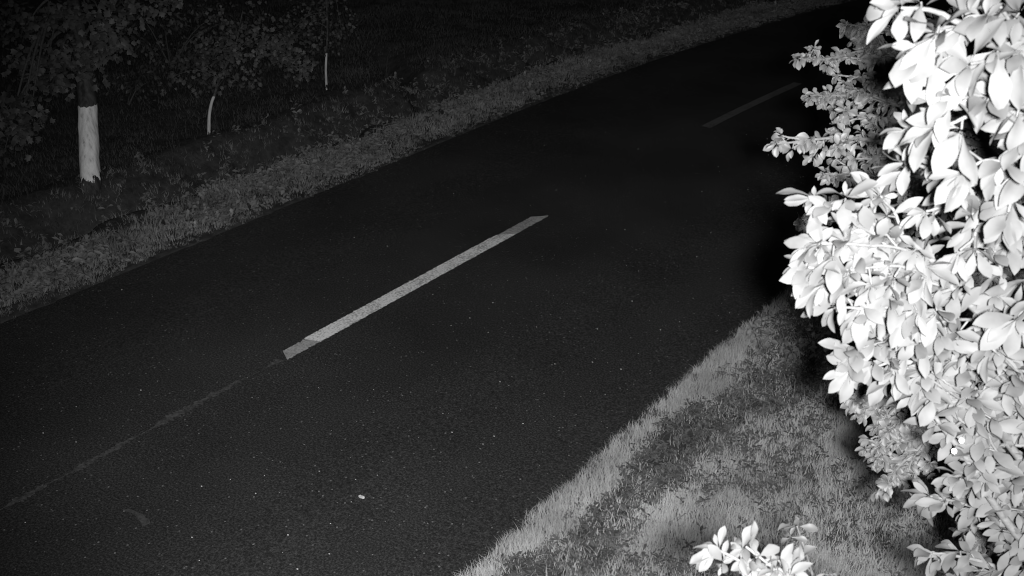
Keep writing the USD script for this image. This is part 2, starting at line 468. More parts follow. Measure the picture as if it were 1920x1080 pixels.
def herb(seed, n, L, W, h):
    """A low broad-leaved herb: a rosette and short stalks of small leaves."""
    r = np.random.default_rng(seed); parts = []
    for k in range(n):
        a = r.uniform(0, 6.283); el = r.uniform(0.1, 0.9)
        t = unit([math.cos(a) * math.cos(el), math.sin(a) * math.cos(el), math.sin(el)])
        base = np.array([*r.normal(0, 0.35 * L, 2), r.uniform(0, h)])
        V, F = leaf_shape(L * r.uniform(0.6, 1.2), W * r.uniform(0.7, 1.2), 0.3, 0.5, 3, 3)
        parts.append((place_leaf(V, base, t, np.array([0, 0, 1.0]) + r.normal(0, 0.3, 3)), F))
    return merge(parts)


def leaf_shape(L, W, fold=0.25, curl=0.35, ns=6, nc=5, petiole=0.08, wave=0.0, seed=0, blunt=0.0, rag=0.0):
    """An obovate leaf along +x, folded at the midrib and curling down at the tip."""
    S = np.linspace(0, 1, ns + 1); C = np.linspace(-1, 1, nc)
    V = []
    for s in S:
        e = (s - petiole) / (1 - petiole)
        if e <= 0: w = 0.035
        else: w = max(math.sin(math.pi * e ** 1.28) ** 0.85 * (1 + 0.15 * e), 0.03 if e < .99 else 0.012 + blunt)
        x = L * (math.sin(curl * s) / max(curl, 1e-6)); zc = -L * (1 - math.cos(curl * s)) / max(curl, 1e-6)
        for c in C:
            y = c * W * 0.5 * w * (1 + rag * math.sin(11.3 * s + 3.1 * seed + 2.2 * np.sign(c)) + rag * math.sin(23.0 * s + 1.7 * seed + c))
            V.append([x, y * math.cos(fold), zc + abs(y) * math.sin(fold) + wave * W * w * c * c * math.sin(7 * s + seed + 2 * c)])
    V = np.array(V); F = []
    for a in range(ns):
        for b in range(nc - 1):
            q = a * nc + b
            F += [[q, q + nc, q + nc + 1], [q, q + nc + 1, q + 1]]
    return V, np.array(F)


def place_leaf(V, base, t, n):
    t = unit(t); n = np.asarray(n, float) - t * (np.asarray(n) @ t); n = unit(n); b = np.cross(n, t)
    return base + V[:, :1] * t + V[:, 1:2] * b + V[:, 2:3] * n


def scatter(name, protos, material, pos, scale, label, cat, seed):
    r = np.random.default_rng(seed)
    pi = UsdGeom.PointInstancer.Define(stage, '/World/' + name)
    for k, (V, F) in enumerate(protos):
        m = usdkit.mesh(stage, f'/World/{name}/tuft_{k + 1:03d}', (V, F), material, smooth=True)
        pi.CreatePrototypesRel().AddTarget(m.GetPath())
    n = len(pos)
    pi.CreateProtoIndicesAttr(Vt.IntArray.FromNumpy(r.integers(0, len(protos), n).astype(np.int32)))
    pi.CreatePositionsAttr(Vt.Vec3fArray.FromNumpy(pos.astype(np.float32)))
    a = r.uniform(0, 6.283, n)
    tilt = r.normal(0, 0.12, (n, 2))
    q = np.stack([np.cos(a / 2), tilt[:, 0] * 0.5, tilt[:, 1] * 0.5, np.sin(a / 2)], 1); q /= np.linalg.norm(q, axis=1, keepdims=True)
    pi.CreateOrientationsAttr(Vt.QuathArray([Gf.Quath(*map(float, x)) for x in q]))
    pi.CreateScalesAttr(Vt.Vec3fArray.FromNumpy((scale[:, None] * np.ones(3)).astype(np.float32)))
    tag(pi, label, cat, None, 'stuff')


def spots(seed, n, s0, s1, y0, y1, keep):
    r = np.random.default_rng(seed)
    s = r.uniform(s0, s1, n); y = r.uniform(y0, y1, n)
    x = s + bend(y)
    k = r.random(n) < keep(s, x, y)
    s, x, y = s[k], x[k], y[k]
    return np.stack([x, y, terrain(x, y) - 0.005], -1), s


def nz(x, y, f, seed):
    return meshkit.fbm(np.stack([x * f, y * f, 0 * x], -1), 3, seed)


# near verge: tall fringe along the asphalt, a thin trampled band, then thick grass
def keep_near(s, x, y):
    n = s - NEAR_EDGE
    e = n + 0.42 * (nz(x, y, 1.6, 31) - 0.5) + 0.26 * (nz(x, y, 6.0, 36) - 0.5)
    band_w = 0.55 + 0.9 * sstep(y, 7.5, 10.5)
    edge = sstep(e, -0.14, -0.02) * (1 - sstep(e, 0.24, 0.36))
    inner = sstep(e, 0.30 + band_w * 0.75, 0.30 + band_w * 1.15)
    thin = 0.16
    return np.clip(np.maximum(np.maximum(edge * 0.95, inner), thin * (n > 0.1)) * (0.5 + 0.9 * sstep(nz(x, y, 1.1, 33), 0.32, 0.55)), 0, 1)


P, s = spots(41, 70000, NEAR_EDGE - 0.25, 0.9, 3.0, 17.0, keep_near)
scatter('verge_grass', [tuft(100 + k, 16, 0.095, 0.0050, 0.036, (0.2, 1.3)) for k in range(8)], GRASS, P, np.random.default_rng(1).uniform(0.6, 1.25, len(P)) * (0.45 + 0.55 * sstep(s - NEAR_EDGE, -0.12, 0.2)),
        'thick pale grass on the near verge right of the road', 'grass', 51)
P, s = spots(42, 20000, NEAR_EDGE + 0.2, 0.4, 4.0, 16.0, lambda s, x, y: 0.16 * sstep(nz(x, y, 1.5, 35), 0.42, 0.6) + 0.9 * (1 - keep_near(s, x, y)) * (1 - sstep(s - NEAR_EDGE, 1.0, 2.4)))
scatter('verge_weeds', [herb(200 + k, 11, 0.058, 0.022, 0.08) for k in range(6)], DARKWEED, P, np.random.default_rng(2).uniform(0.5, 1.15, len(P)),
        'low broad-leaved weeds among the near verge grass', 'weeds', 52)


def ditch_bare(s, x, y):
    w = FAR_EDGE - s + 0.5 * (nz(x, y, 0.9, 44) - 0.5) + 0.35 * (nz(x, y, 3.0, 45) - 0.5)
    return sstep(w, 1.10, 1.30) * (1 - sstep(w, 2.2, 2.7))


# far verge: bright weedy grass between the asphalt and the ditch
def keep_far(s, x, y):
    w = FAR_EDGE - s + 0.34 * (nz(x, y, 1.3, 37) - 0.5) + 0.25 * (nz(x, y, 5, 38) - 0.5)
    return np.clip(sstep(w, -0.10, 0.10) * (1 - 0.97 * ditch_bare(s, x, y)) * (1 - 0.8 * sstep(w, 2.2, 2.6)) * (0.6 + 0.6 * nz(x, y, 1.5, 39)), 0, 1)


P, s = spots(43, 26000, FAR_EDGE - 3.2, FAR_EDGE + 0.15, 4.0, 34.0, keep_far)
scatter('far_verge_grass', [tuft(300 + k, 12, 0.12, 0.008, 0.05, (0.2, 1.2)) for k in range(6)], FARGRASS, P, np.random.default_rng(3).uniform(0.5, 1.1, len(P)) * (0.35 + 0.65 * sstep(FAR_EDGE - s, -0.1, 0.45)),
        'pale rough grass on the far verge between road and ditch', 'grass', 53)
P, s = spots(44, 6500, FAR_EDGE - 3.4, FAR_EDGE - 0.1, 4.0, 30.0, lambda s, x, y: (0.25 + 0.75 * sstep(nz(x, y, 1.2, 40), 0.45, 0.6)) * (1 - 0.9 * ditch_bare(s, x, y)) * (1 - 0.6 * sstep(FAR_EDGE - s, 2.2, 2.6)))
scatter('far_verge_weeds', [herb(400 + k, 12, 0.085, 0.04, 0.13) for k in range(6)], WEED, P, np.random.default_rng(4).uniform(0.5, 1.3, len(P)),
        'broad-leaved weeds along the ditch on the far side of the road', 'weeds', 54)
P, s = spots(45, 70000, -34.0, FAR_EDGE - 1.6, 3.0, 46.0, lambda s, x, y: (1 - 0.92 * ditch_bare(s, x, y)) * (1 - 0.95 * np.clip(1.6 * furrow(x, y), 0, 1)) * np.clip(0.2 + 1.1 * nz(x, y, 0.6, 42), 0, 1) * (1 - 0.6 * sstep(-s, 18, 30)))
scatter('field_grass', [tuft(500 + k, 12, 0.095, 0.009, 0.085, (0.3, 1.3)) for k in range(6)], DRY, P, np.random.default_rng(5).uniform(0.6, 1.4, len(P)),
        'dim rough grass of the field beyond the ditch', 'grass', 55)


# ------------------------------------------------------------------ trees on the far side
def lobed_leaf(seed, L):
    r = np.random.default_rng(seed)
    a = np.array([-2.6, -1.9, -1.25, -0.8, -0.4, 0, 0.4, 0.8, 1.25, 1.9, 2.6]); rad = np.array([0.42, 0.62, 0.45, 0.72, 0.48, 0.8, 0.48, 0.72, 0.45, 0.62, 0.42]) * r.uniform(0.85, 1.15, 11)
    V = [[0.30 * L, 0, 0.04 * L]] + [[L * (0.30 + x * math.cos(t) * 0.85), L * x * math.sin(t) * 0.75, -0.16 * L * x * abs(math.sin(t + .6))] for t, x in zip(a, rad)] + [[0, 0, 0]]
    F = [[0, k, k + 1] for k in range(1, 11)] + [[0, 11, 12], [0, 12, 1]]
    return np.array(V), np.array(F)


def crown(seed, clusters, L, shape):
    """Leaf-sized faces in clumps; clusters: (centre, radius3, count)."""
    r = np.random.default_rng(seed); parts = []
    for c, rad, n in clusters:
        sub = [np.asarray(c) + r.normal(0, 0.5, 3) * rad for _ in range(max(3, n // 9))]
        for k in range(n):
            b = sub[k % len(sub)] + r.normal(0, 0.075, 3)
            t = unit(unit(b - np.asarray(c)) * 0.6 + r.normal(0, 0.6, 3) + [0, 0, -0.45])
            nn = np.array([0.25, -0.35, 0.8]) + r.normal(0, 0.45, 3)
            V, F = shape(int(r.integers(0, 40)), L * r.uniform(0.65, 1.2))
            parts.append((place_leaf(V, b, t, nn), F))
    return parts


def px_clusters(rows):
    return [(at(px, py, d), np.array([rx * d / F_PX, max(rx, ry) * d / F_PX * 0.8, ry * d / F_PX]), int(n * 1.7)) for px, py, rx, ry, d, n in rows]


def far_tree(name, label, stem, radii, z_paint, rows, L, shape, leafmat, seed, extra=(), sides=12, bump=0.10, group=None):
    base = stem[0]
    t = thing(name, base, label, 'tree', group)
    sp = spline(stem, 26); rr = np.interp(np.linspace(0, 1, 26), np.linspace(0, 1, len(radii)), radii)
    bark = whitewashed(f'whitewash_{seed}', base[2] + z_paint[0], base[2] + z_paint[1], 0.94 if rr.max() > 0.1 else 0.6) if z_paint else BARK
    obj('trunk', tube(sp, rr, sides, bump, seed), bark, t, smooth=True)
    cl = px_clusters(rows) + list(extra)
    r = np.random.default_rng(seed)
    for c, rad, n in cl:
        k = int(len(sp) * r.uniform(0.55, 0.98)); k = min(k, len(sp) - 1)
        a = sp[k]; m = (a + c) / 2 + [0, 0, 0.15 * np.linalg.norm(c - a)]
        q = spline([a, m, c], 10)
        obj('branch', tube(q, np.linspace(rr[k] * 0.45, 0.004, 10), 6), BARK, t, smooth=True)
    parts = crown(seed + 1, cl, L, shape)
    size = [(to_px(p[0].mean(0)), i) for i, p in enumerate(parts)]
    vis = [(s_[2], i) for s_, i in size if -15 < s_[0] < 1935 and -15 < s_[1] < 1095]
    vis.sort()
    own = {i for _, i in vis[:300]} if L > 0.085 else set()
    for i in sorted(own):
        obj('leaf', parts[i], leafmat, t, smooth=True)
    rest = [p for i, p in enumerate(parts) if i not in own]
    obj('foliage', merge(rest), leafmat, t, smooth=True, kind='stuff')
    return t


def simple_leaf(seed, L):
    return leaf_shape(L, L * 0.5, 0.25, 0.5, 3, 3, 0.05)


g = on_ground(168, 338); g[2] = float(terrain(g[0], g[1]))
top = at(163, 195, 15.75)
far_tree('roadside_tree', 'thick leaning tree with a broad whitewashed trunk at the left',
         [g + [0.0, 0.0, -0.15], g, at(167, 268, 15.77), top, at(158, 120, 15.8), at(140, 20, 15.9), at(120, -120, 16)],
         [0.165, 0.150, 0.140, 0.134, 0.125, 0.10, 0.04], (0.27, 1.06),
         [(120, 30, 120, 50, 14.6, 230), (205, 60, 50, 45, 14.2, 110), (90, 110, 75, 45, 14.6, 150), (40, 60, 60, 60, 15.6, 130), (105, 145, 45, 30, 14.5, 80), (180, 95, 28, 25, 14.4, 60),
          (315, 6, 45, 18, 15.2, 50), (235, 15, 45, 25, 15.0, 60), (18, 210, 35, 30, 13.6, 75), (58, 205, 22, 22, 13.6, 45), (35, 248, 22, 16, 13.6, 36), (8, 285, 14, 20, 13.8, 20), (60, 150, 40, 30, 15.2, 50)],
         0.092, lobed_leaf, FAR_LEAF, 61,
         extra=[(at(120, -110, 15.8), np.array([1.5, 1.5, 0.6]), 300), (at(330, -120, 16.0), np.array([1.2, 1.2, 0.5]), 160)], sides=26, bump=0.2)

g = on_ground(390, 247); g[2] = float(terrain(g[0], g[1]))
far_tree('roadside_tree', 'slender tree with a thin bowed whitewashed stem, middle of the three',
         [g - [0, 0, .1], at(392, 222, 17.78), at(396, 195, 17.75), at(402, 178, 17.72), at(415, 140, 17.7), at(440, 90, 17.7), at(455, 20, 17.8)],
         [0.032, 0.027, 0.025, 0.023, 0.020, 0.016, 0.008], (0.13, 0.54),
         [(455, 85, 85, 32, 17.2, 230), (560, 118, 28, 20, 16.7, 90), (525, 100, 35, 20, 16.9, 90), (395, 115, 50, 35, 17.6, 120), (345, 110, 45, 40, 18.0, 90), (450, 155, 40, 12, 16.9, 60), (520, 65, 60, 30, 17.7, 110), (330, 140, 30, 25, 17.6, 45), (430, 40, 90, 30, 18.2, 90)],
         0.075, lobed_leaf, FAR_LEAF, 71, group=None)
g = on_ground(612, 166); g[2] = float(terrain(g[0], g[1]))
far_tree('roadside_tree', 'straight thin whitewashed sapling, rightmost of the three trees',
         [g - [0, 0, .1], at(611, 135, 20.15), at(612, 100, 20.1), at(614, 60, 20.1), at(613, 10, 20.1), at(616, -80, 20.1)],
         [0.027, 0.022, 0.021, 0.019, 0.016, 0.01], (0.15, 0.55),
         [(600, 75, 35, 20, 19.8, 50), (570, 45, 45, 35, 20.2, 70), (640, 55, 40, 35, 20.2, 70), (610, 15, 70, 30, 20.0, 110), (545, 60, 25, 20, 20.0, 40)],
         0.07, lobed_leaf, FAR_LEAF, 81)
g = on_ground(723, 156); g[2] = float(terrain(g[0], g[1]))
st = thing('bare_stem', g, 'very thin bare upright stem in the field right of the whitewashed sapling', 'plant')
q = spline([g - [0, 0, .05], at(724, 135, 20.5), at(727, 105, 20.5)], 8)
obj('stem', tube(q, np.linspace(0.012, 0.006, 8), 6), TWIG, st, smooth=True)
for k in range(3):
    obj('twig', tube(spline([q[4 + k], q[4 + k] + np.array([0.06 * (-1) ** k, 0.05, 0.10])], 3), [0.004, 0.003, 0.002], 5), TWIG, st)
g = on_ground(885, 48); g[2] = float(terrain(g[0], g[1]))
st = thing('bare_stem', g, 'faint thin bare stem far back in the dark field near the top', 'plant')
q = spline([g - [0, 0, .05], at(886, 20, 24.7), at(889, -20, 24.7)], 8)
obj('stem', tube(q, np.linspace(0.013, 0.007, 8), 6), TWIG, st, smooth=True)
for k in range(3):
    obj('twig', tube(spline([q[4 + k], q[4 + k] + np.array([0.06 * (-1) ** k, 0.05, 0.10])], 3), [0.004, 0.003, 0.002], 5), TWIG, st)

# dim bushes behind the trunk
for (px, py, d, w, h, n, lab, sd) in ((240, 205, 19.5, 0.75, 0.5, 420, 'dim bush just right of and behind the broad whitewashed trunk', 91),
                                      (60, 300, 17.6, 0.8, 0.45, 420, 'dim low bush behind the hanging bough at the left edge', 92),
                                      (310, 60, 21.5, 1.2, 0.8, 600, 'dark bush beyond the two left trees near the top', 93)):
    c = at(px, py, d); gz = float(terrain(c[0], c[1]))
    t = thing('field_bush', (c[0], c[1], gz), lab, 'bush')
    r = np.random.default_rng(sd)
    cl = [(c + r.normal(0, 0.5, 3) * [w, w, h], np.array([w, w, h]) * 0.55, n // 6) for _ in range(6)]
    for cc, _, _ in cl:
        obj('branch', tube(spline([[c[0], c[1], gz - 0.05], [(c[0] + cc[0]) / 2, (c[1] + cc[1]) / 2, gz + (cc[2] - gz) * 0.7], cc], 8), np.linspace(0.02, 0.004, 8), 6), BARK, t, smooth=True)
    obj('foliage', merge(crown(sd, cl, 0.10, simple_leaf)), FAR_LEAF, t, smooth=True, kind='stuff')


# ------------------------------------------------------------------ near trees on the right
def leafy(shoots, seed, L0, W, cluster_gap, per, spread, tip_first=0.35, fold=(0.15, 0.6), curl=(0.2, 1.3), tocam=0.55):
    """Leaves in spur clusters along each shoot: (points, radius0, leaf scale). Returns leaves [(V, F)] and twig tubes."""
    r = np.random.default_rng(seed); leaves, twigs = [], []
    for pts, r0, ls in shoots:
        pts = np.asarray(pts); n = 6 * len(pts)
        q = spline(pts, n)
        q = q + np.cumsum(r.normal(0, 0.0005, q.shape), 0)
        seg = np.linalg.norm(np.diff(q, axis=0), axis=1); total = seg.sum(); cum = np.concatenate([[0], np.cumsum(seg)])
        twigs.append(tube(q, np.linspace(r0, 0.0022, n), 7))
        d = total
        first = True
        while d > total * tip_first:
            p = np.array([np.interp(d, cum, q[:, k]) for k in range(3)])
            p2 = np.array([np.interp(max(d - 0.03, 0), cum, q[:, k]) for k in range(3)])
            ax = unit(p - p2) if d > 0.03 else unit(q[1] - q[0])
            e1 = unit(np.cross(ax, [0.3, 0.2, 0.9])); e2 = np.cross(ax, e1)
            m = int(r.integers(per[0], per[1] + 1)) + (3 if first else 0)
            ph = r.uniform(0, 6.28)
            # a short spur lifts the cluster off the shoot
            spur = p if first else p + (e1 * math.cos(ph) + e2 * math.sin(ph)) * L0 * r.uniform(0.15, 0.6) * ls + ax * 0.2 * L0 * ls
            if not first:
                twigs.append(tube(spline([p, spur], 3), [0.0022, 0.0018, 0.0016], 5))
            for k in range(m):
                a = ph + k * 2.4 + r.normal(0, 0.35)
                sp = r.uniform(*spread) * (0.55 if first and k < 3 else 1.0)
                radial = e1 * math.cos(a) + e2 * math.sin(a)
                t = unit(ax * math.cos(sp) + radial * math.sin(sp) + np.array([0, 0, -0.34]) + r.normal(0, 0.16, 3))
                cam_dir = unit(EYE - p)
                nn = cam_dir * tocam + np.array([0, 0, 0.6]) - radial * 0.15 + r.normal(0, 0.42, 3)
                L = L0 * ls * r.uniform(0.45, 1.25)
                V, F = leaf_shape(L, L * W * r.uniform(0.82, 1.2), r.uniform(*fold), r.uniform(*curl), 12, 5, 0.07, 0.08, r.uniform(0, 6), 0.0, 0.035)
                leaves.append((place_leaf(V, spur + t * 0.004, t, nn), F))
            d -= cluster_gap * ls * r.uniform(0.7, 1.3)
            first = False
    return leaves, twigs


def pxs(rows, d0=None):
    return [at(x, y, d) for x, y, d in rows]


def plant(t, leaves, twigs, leafmat, limit=300):
    for tw in twigs[:0]: pass
    info = []
    for i, (V, F) in enumerate(leaves):
        s = to_px(V); c = s.mean(0)
        inside = -20 < c[0] < 1940 and -20 < c[1] < 1100
        info.append((not inside, -np.ptp(s[:, 0]) * np.ptp(s[:, 1]), i))
    info.sort()
    own = sorted(i for hid, _, i in info[:limit] if not hid)
    for i in own:
        obj('leaf', leaves[i], leafmat, t, smooth=True)
    own = set(own); rest = [l for i, l in enumerate(leaves) if i not in own]
    if rest:
        obj('foliage', merge(rest), leafmat, t, smooth=True, kind='stuff')


# the overexposed plum tree whose boughs hang in front of the camera
FORK = at(2190, 1300, 2.25)
limbs = [  # (pixel x, pixel y, depth) from the fork outwards, radius at the fork
    ([(1960, 1060, 2.2), (1870, 947, 2.15), (1813, 855, 2.1), (1777, 807, 2.08), (1735, 745, 2.05), (1690, 705, 2.0)], 0.011),
    ([(2030, 1020, 2.2), (1895, 840, 2.12), (1823, 763, 2.06), (1757, 657, 2.0), (1690, 640, 1.96), (1605, 655, 1.92)], 0.011),
    ([(2010, 860, 2.1), (1900, 690, 2.0), (1850, 600, 1.95), (1790, 540, 1.9), (1743, 475, 1.86), (1693, 440, 1.83), (1610, 400, 1.8), (1530, 365, 1.77)], 0.011),
    ([(2060, 800, 2.1), (1960, 480, 1.9), (1880, 400, 1.82), (1815, 362, 1.78), (1753, 322, 1.74), (1700, 300, 1.7)], 0.010),
    ([(2090, 700, 2.05), (2010, 330, 1.75), (1930, 240, 1.62), (1850, 190, 1.56), (1790, 175, 1.52)], 0.010),
    ([(2100, 600, 2.0), (2030, 160, 1.7), (1920, 75, 1.58), (1810, 42, 1.5), (1750, 18, 1.47), (1690, 12, 1.45)], 0.010),
    ([(2000, 1110, 2.25), (1900, 985, 2.3), (1810, 945, 2.3), (1740, 930, 2.3)], 0.008),
    ([(2010, 1170, 2.25), (1880, 1070, 2.3), (1790, 1040, 2.3), (1745, 1035, 2.3)], 0.008),
]
shoots = []
for k, (rows, r0) in enumerate(limbs):
    shoots.append(([FORK] + pxs(rows), r0, 1.15 if k in (4, 5) else 1.0))
side = [  # side shoots carrying most of the leaves
    ([(1743, 475, 1.86), (1670, 478, 1.83), (1590, 485, 1.8), (1525, 470, 1.77)], 1.0),
    ([(1790, 540, 1.9), (1700, 525, 1.86), (1610, 540, 1.82), (1545, 525, 1.8)], 1.0),
    ([(1790, 540, 1.9), (1720, 560, 1.85), (1650, 580, 1.82)], 1.0),
    ([(1850, 600, 1.95), (1790, 600, 1.9), (1720, 610, 1.88)], 1.0),
    ([(1850, 600, 1.95), (1880, 520, 1.85), (1850, 430, 1.8), (1840, 390, 1.78)], 1.0),
    ([(1790, 540, 1.9), (1690, 500, 1.8), (1590, 505, 1.76), (1510, 500, 1.74)], 1.0),
    ([(1790, 540, 1.9), (1700, 470, 1.8), (1620, 460, 1.76), (1540, 455, 1.74)], 1.0),
    ([(1790, 540, 1.9), (1700, 570, 1.84), (1620, 575, 1.8), (1570, 570, 1.8)], 1.0),
    ([(1850, 600, 1.95), (1760, 640, 1.9), (1690, 600, 1.88)], 1.0),
    ([(1823, 763, 2.06), (1790, 730, 2.0), (1750, 700, 1.98)], 1.0),
    ([(1895, 840, 2.12), (1900, 770, 2.0), (1890, 720, 1.95)], 1.0),
    ([(1815, 362, 1.78), (1830, 440, 1.8), (1800, 470, 1.8)], 1.0),
    ([(1693, 440, 1.83), (1640, 420, 1.82), (1600, 440, 1.8)], 1.0),
    ([(1693, 440, 1.83), (1680, 400, 1.82), (1650, 370, 1.8)], 0.9),
    ([(1823, 763, 2.06), (1760, 720, 2.0), (1700, 690, 1.98)], 1.0),
    ([(1757, 657, 2.0), (1700, 670, 1.97), (1640, 690, 1.95), (1600, 690, 1.93)], 1.0),
    ([(1895, 840, 2.12), (1870, 740, 2.0), (1840, 680, 1.95), (1810, 640, 1.92)], 1.0),
    ([(2010, 860, 2.1), (1930, 740, 1.95), (1890, 680, 1.88), (1860, 650, 1.85)], 1.1),
    ([(1777, 807, 2.08), (1830, 770, 2.02), (1850, 720, 2.0)], 0.9),
    ([(1870, 947, 2.15), (1880, 870, 2.08), (1860, 830, 2.05), (1850, 810, 2.04)], 0.95),
    ([(1870, 947, 2.15), (1830, 910, 2.12), (1800, 900, 2.1)], 0.9),
    ([(1960, 1060, 2.2), (1920, 960, 2.15), (1905, 900, 2.1)], 0.95),
    ([(1960, 1060, 2.2), (1905, 1010, 2.35), (1850, 985, 2.4), (1820, 990, 2.42)], 0.9),
    ([(1930, 240, 1.62), (1900, 300, 1.6), (1850, 300, 1.6), (1815, 320, 1.6)], 1.19),
    ([(2010, 330, 1.75), (1940, 330, 1.68), (1900, 370, 1.66), (1890, 400, 1.66)], 1.19),
    ([(1850, 190, 1.56), (1800, 225, 1.56), (1760, 235, 1.56)], 1.19),
    ([(1920, 75, 1.58), (1870, 110, 1.54), (1820, 120, 1.52)], 1.24),
    ([(1920, 75, 1.58), (1880, 20, 1.54), (1850, -20, 1.52)], 1.24),
    ([(1810, 42, 1.5), (1770, 70, 1.5), (1730, 85, 1.5)], 1.24),
    ([(1815, 362, 1.78), (1770, 390, 1.76), (1740, 400, 1.76)], 0.9),
    ([(2030, 160, 1.7), (1960, 150, 1.62), (1910, 160, 1.6)], 1.19),
    ([(1960, 480, 1.9), (1920, 440, 1.84), (1890, 450, 1.82)], 1.0),
    ([(1960, 480, 1.9), (1930, 560, 1.8), (1910, 590, 1.78)], 1.3),
    ([(1753, 322, 1.74), (1760, 280, 1.72), (1730, 250, 1.7), (1700, 245, 1.7)], 0.85),
    ([(1880, 1070, 2.3), (1850, 1100, 2.3), (1800, 1090, 2.3)], 0.9),
    ([(1900, 985, 2.3), (1850, 930, 2.25), (1810, 880, 2.24)], 0.75),
]
for rows, ls in side:
    shoots.append((pxs(rows), 0.0032, ls))
# low bough rising at the bottom edge
low = [(1990, 1420, 2.1), (1760, 1330, 1.95), (1600, 1180, 1.85), (1480, 1095, 1.8), (1410, 1062, 1.78), (1340, 1028, 1.76)]
shoots.append(([FORK] + pxs(low), 0.009, 0.78))
shoots.append((pxs([(1480, 1100, 1.8), (1440, 1060, 1.79), (1395, 1022, 1.78)]), 0.003, 0.72))
shoots.append((pxs([(1600, 1180, 1.85), (1530, 1115, 1.82), (1460, 1062, 1.8)]), 0.003, 0.75))

leaves, twigs = leafy(shoots, 301, 0.055, 0.345, 0.032, (5, 8), (0.35, 1.45), 0.18, fold=(0.08, 0.38), curl=(0.2, 1.0), tocam=0.45)
gz = float(terrain(FORK[0], FORK[1]))
plum = thing('plum_tree', (FORK[0], FORK[1], gz), 'glaring white leafy tree filling the right side close to the camera', 'tree')
tr = spline([[FORK[0] + 0.15, FORK[1] - 0.05, gz - 0.2], [FORK[0] + 0.1, FORK[1], gz + 1.2], [FORK[0] - 0.02, FORK[1] + 0.04, gz + 2.6], FORK], 24)
obj('trunk', tube(tr, np.linspace(0.085, 0.03, 24), 12, 0.08, 3), BARK, plum, smooth=True)
nb = len(limbs) + len(side) + 3
k = 0
for tw in twigs:
    big = len(tw[0]) > 60
    if big:
        obj('branch', tw, TWIG, plum, smooth=True)
small = [tw for tw in twigs if len(tw[0]) <= 60]
if small:
    obj('twigs', merge(small), TWIG, plum, smooth=True, kind='stuff')
plant(plum, leaves, twigs, NEAR_LEAF)
for (px, py, d) in ((1803, 826, 2.04), (1789, 846, 2.03)):
    c = at(px, py, d)
    s = trimesh.creation.icosphere(3, 0.0052); s.apply_scale([1, 1, 1.12]); s.apply_translation(c)
    fr = obj('fruit', s, FRUIT, plum, smooth=True)
    obj('stalk', tube(spline([c + [0, 0, 0.0045], c + [0.004, 0.002, 0.013], at(1812, 845, 2.1)], 6), np.full(6, 0.0008), 5), TWIG, plum)

# dimmer upright sprig at the bottom edge
ROOT = on_ground(1610, 1180)
ROOT[2] = float(terrain(ROOT[0], ROOT[1]))
sprig = thing('leafy_sprig', ROOT, 'small grey upright sprig at the bottom edge, right of the bright bough', 'plant')
sp_sh = [([ROOT - [0, 0, 0.05], ROOT + (at(1540, 1160, 2.7) - ROOT) * 0.5 + [0.1, 0.1, 0.2], at(1540, 1160, 2.7), at(1520, 1075, 2.67), at(1508, 1035, 2.64), at(1490, 985, 2.62)], 0.006, 1.0),
         (pxs([(1516, 1085, 2.67), (1535, 1078, 2.62), (1550, 1076, 2.62)]), 0.003, 0.8)]
lv, tw = leafy(sp_sh, 311, 0.042, 0.48, 0.030, (2, 3), (0.7, 1.4), 0.965)
obj('stem', tw[0], TWIG, sprig, smooth=True)
for x in tw[1:]:
    obj('twig', x, TWIG, sprig, smooth=True)
plant(sprig, lv, tw, BACK_LEAF)

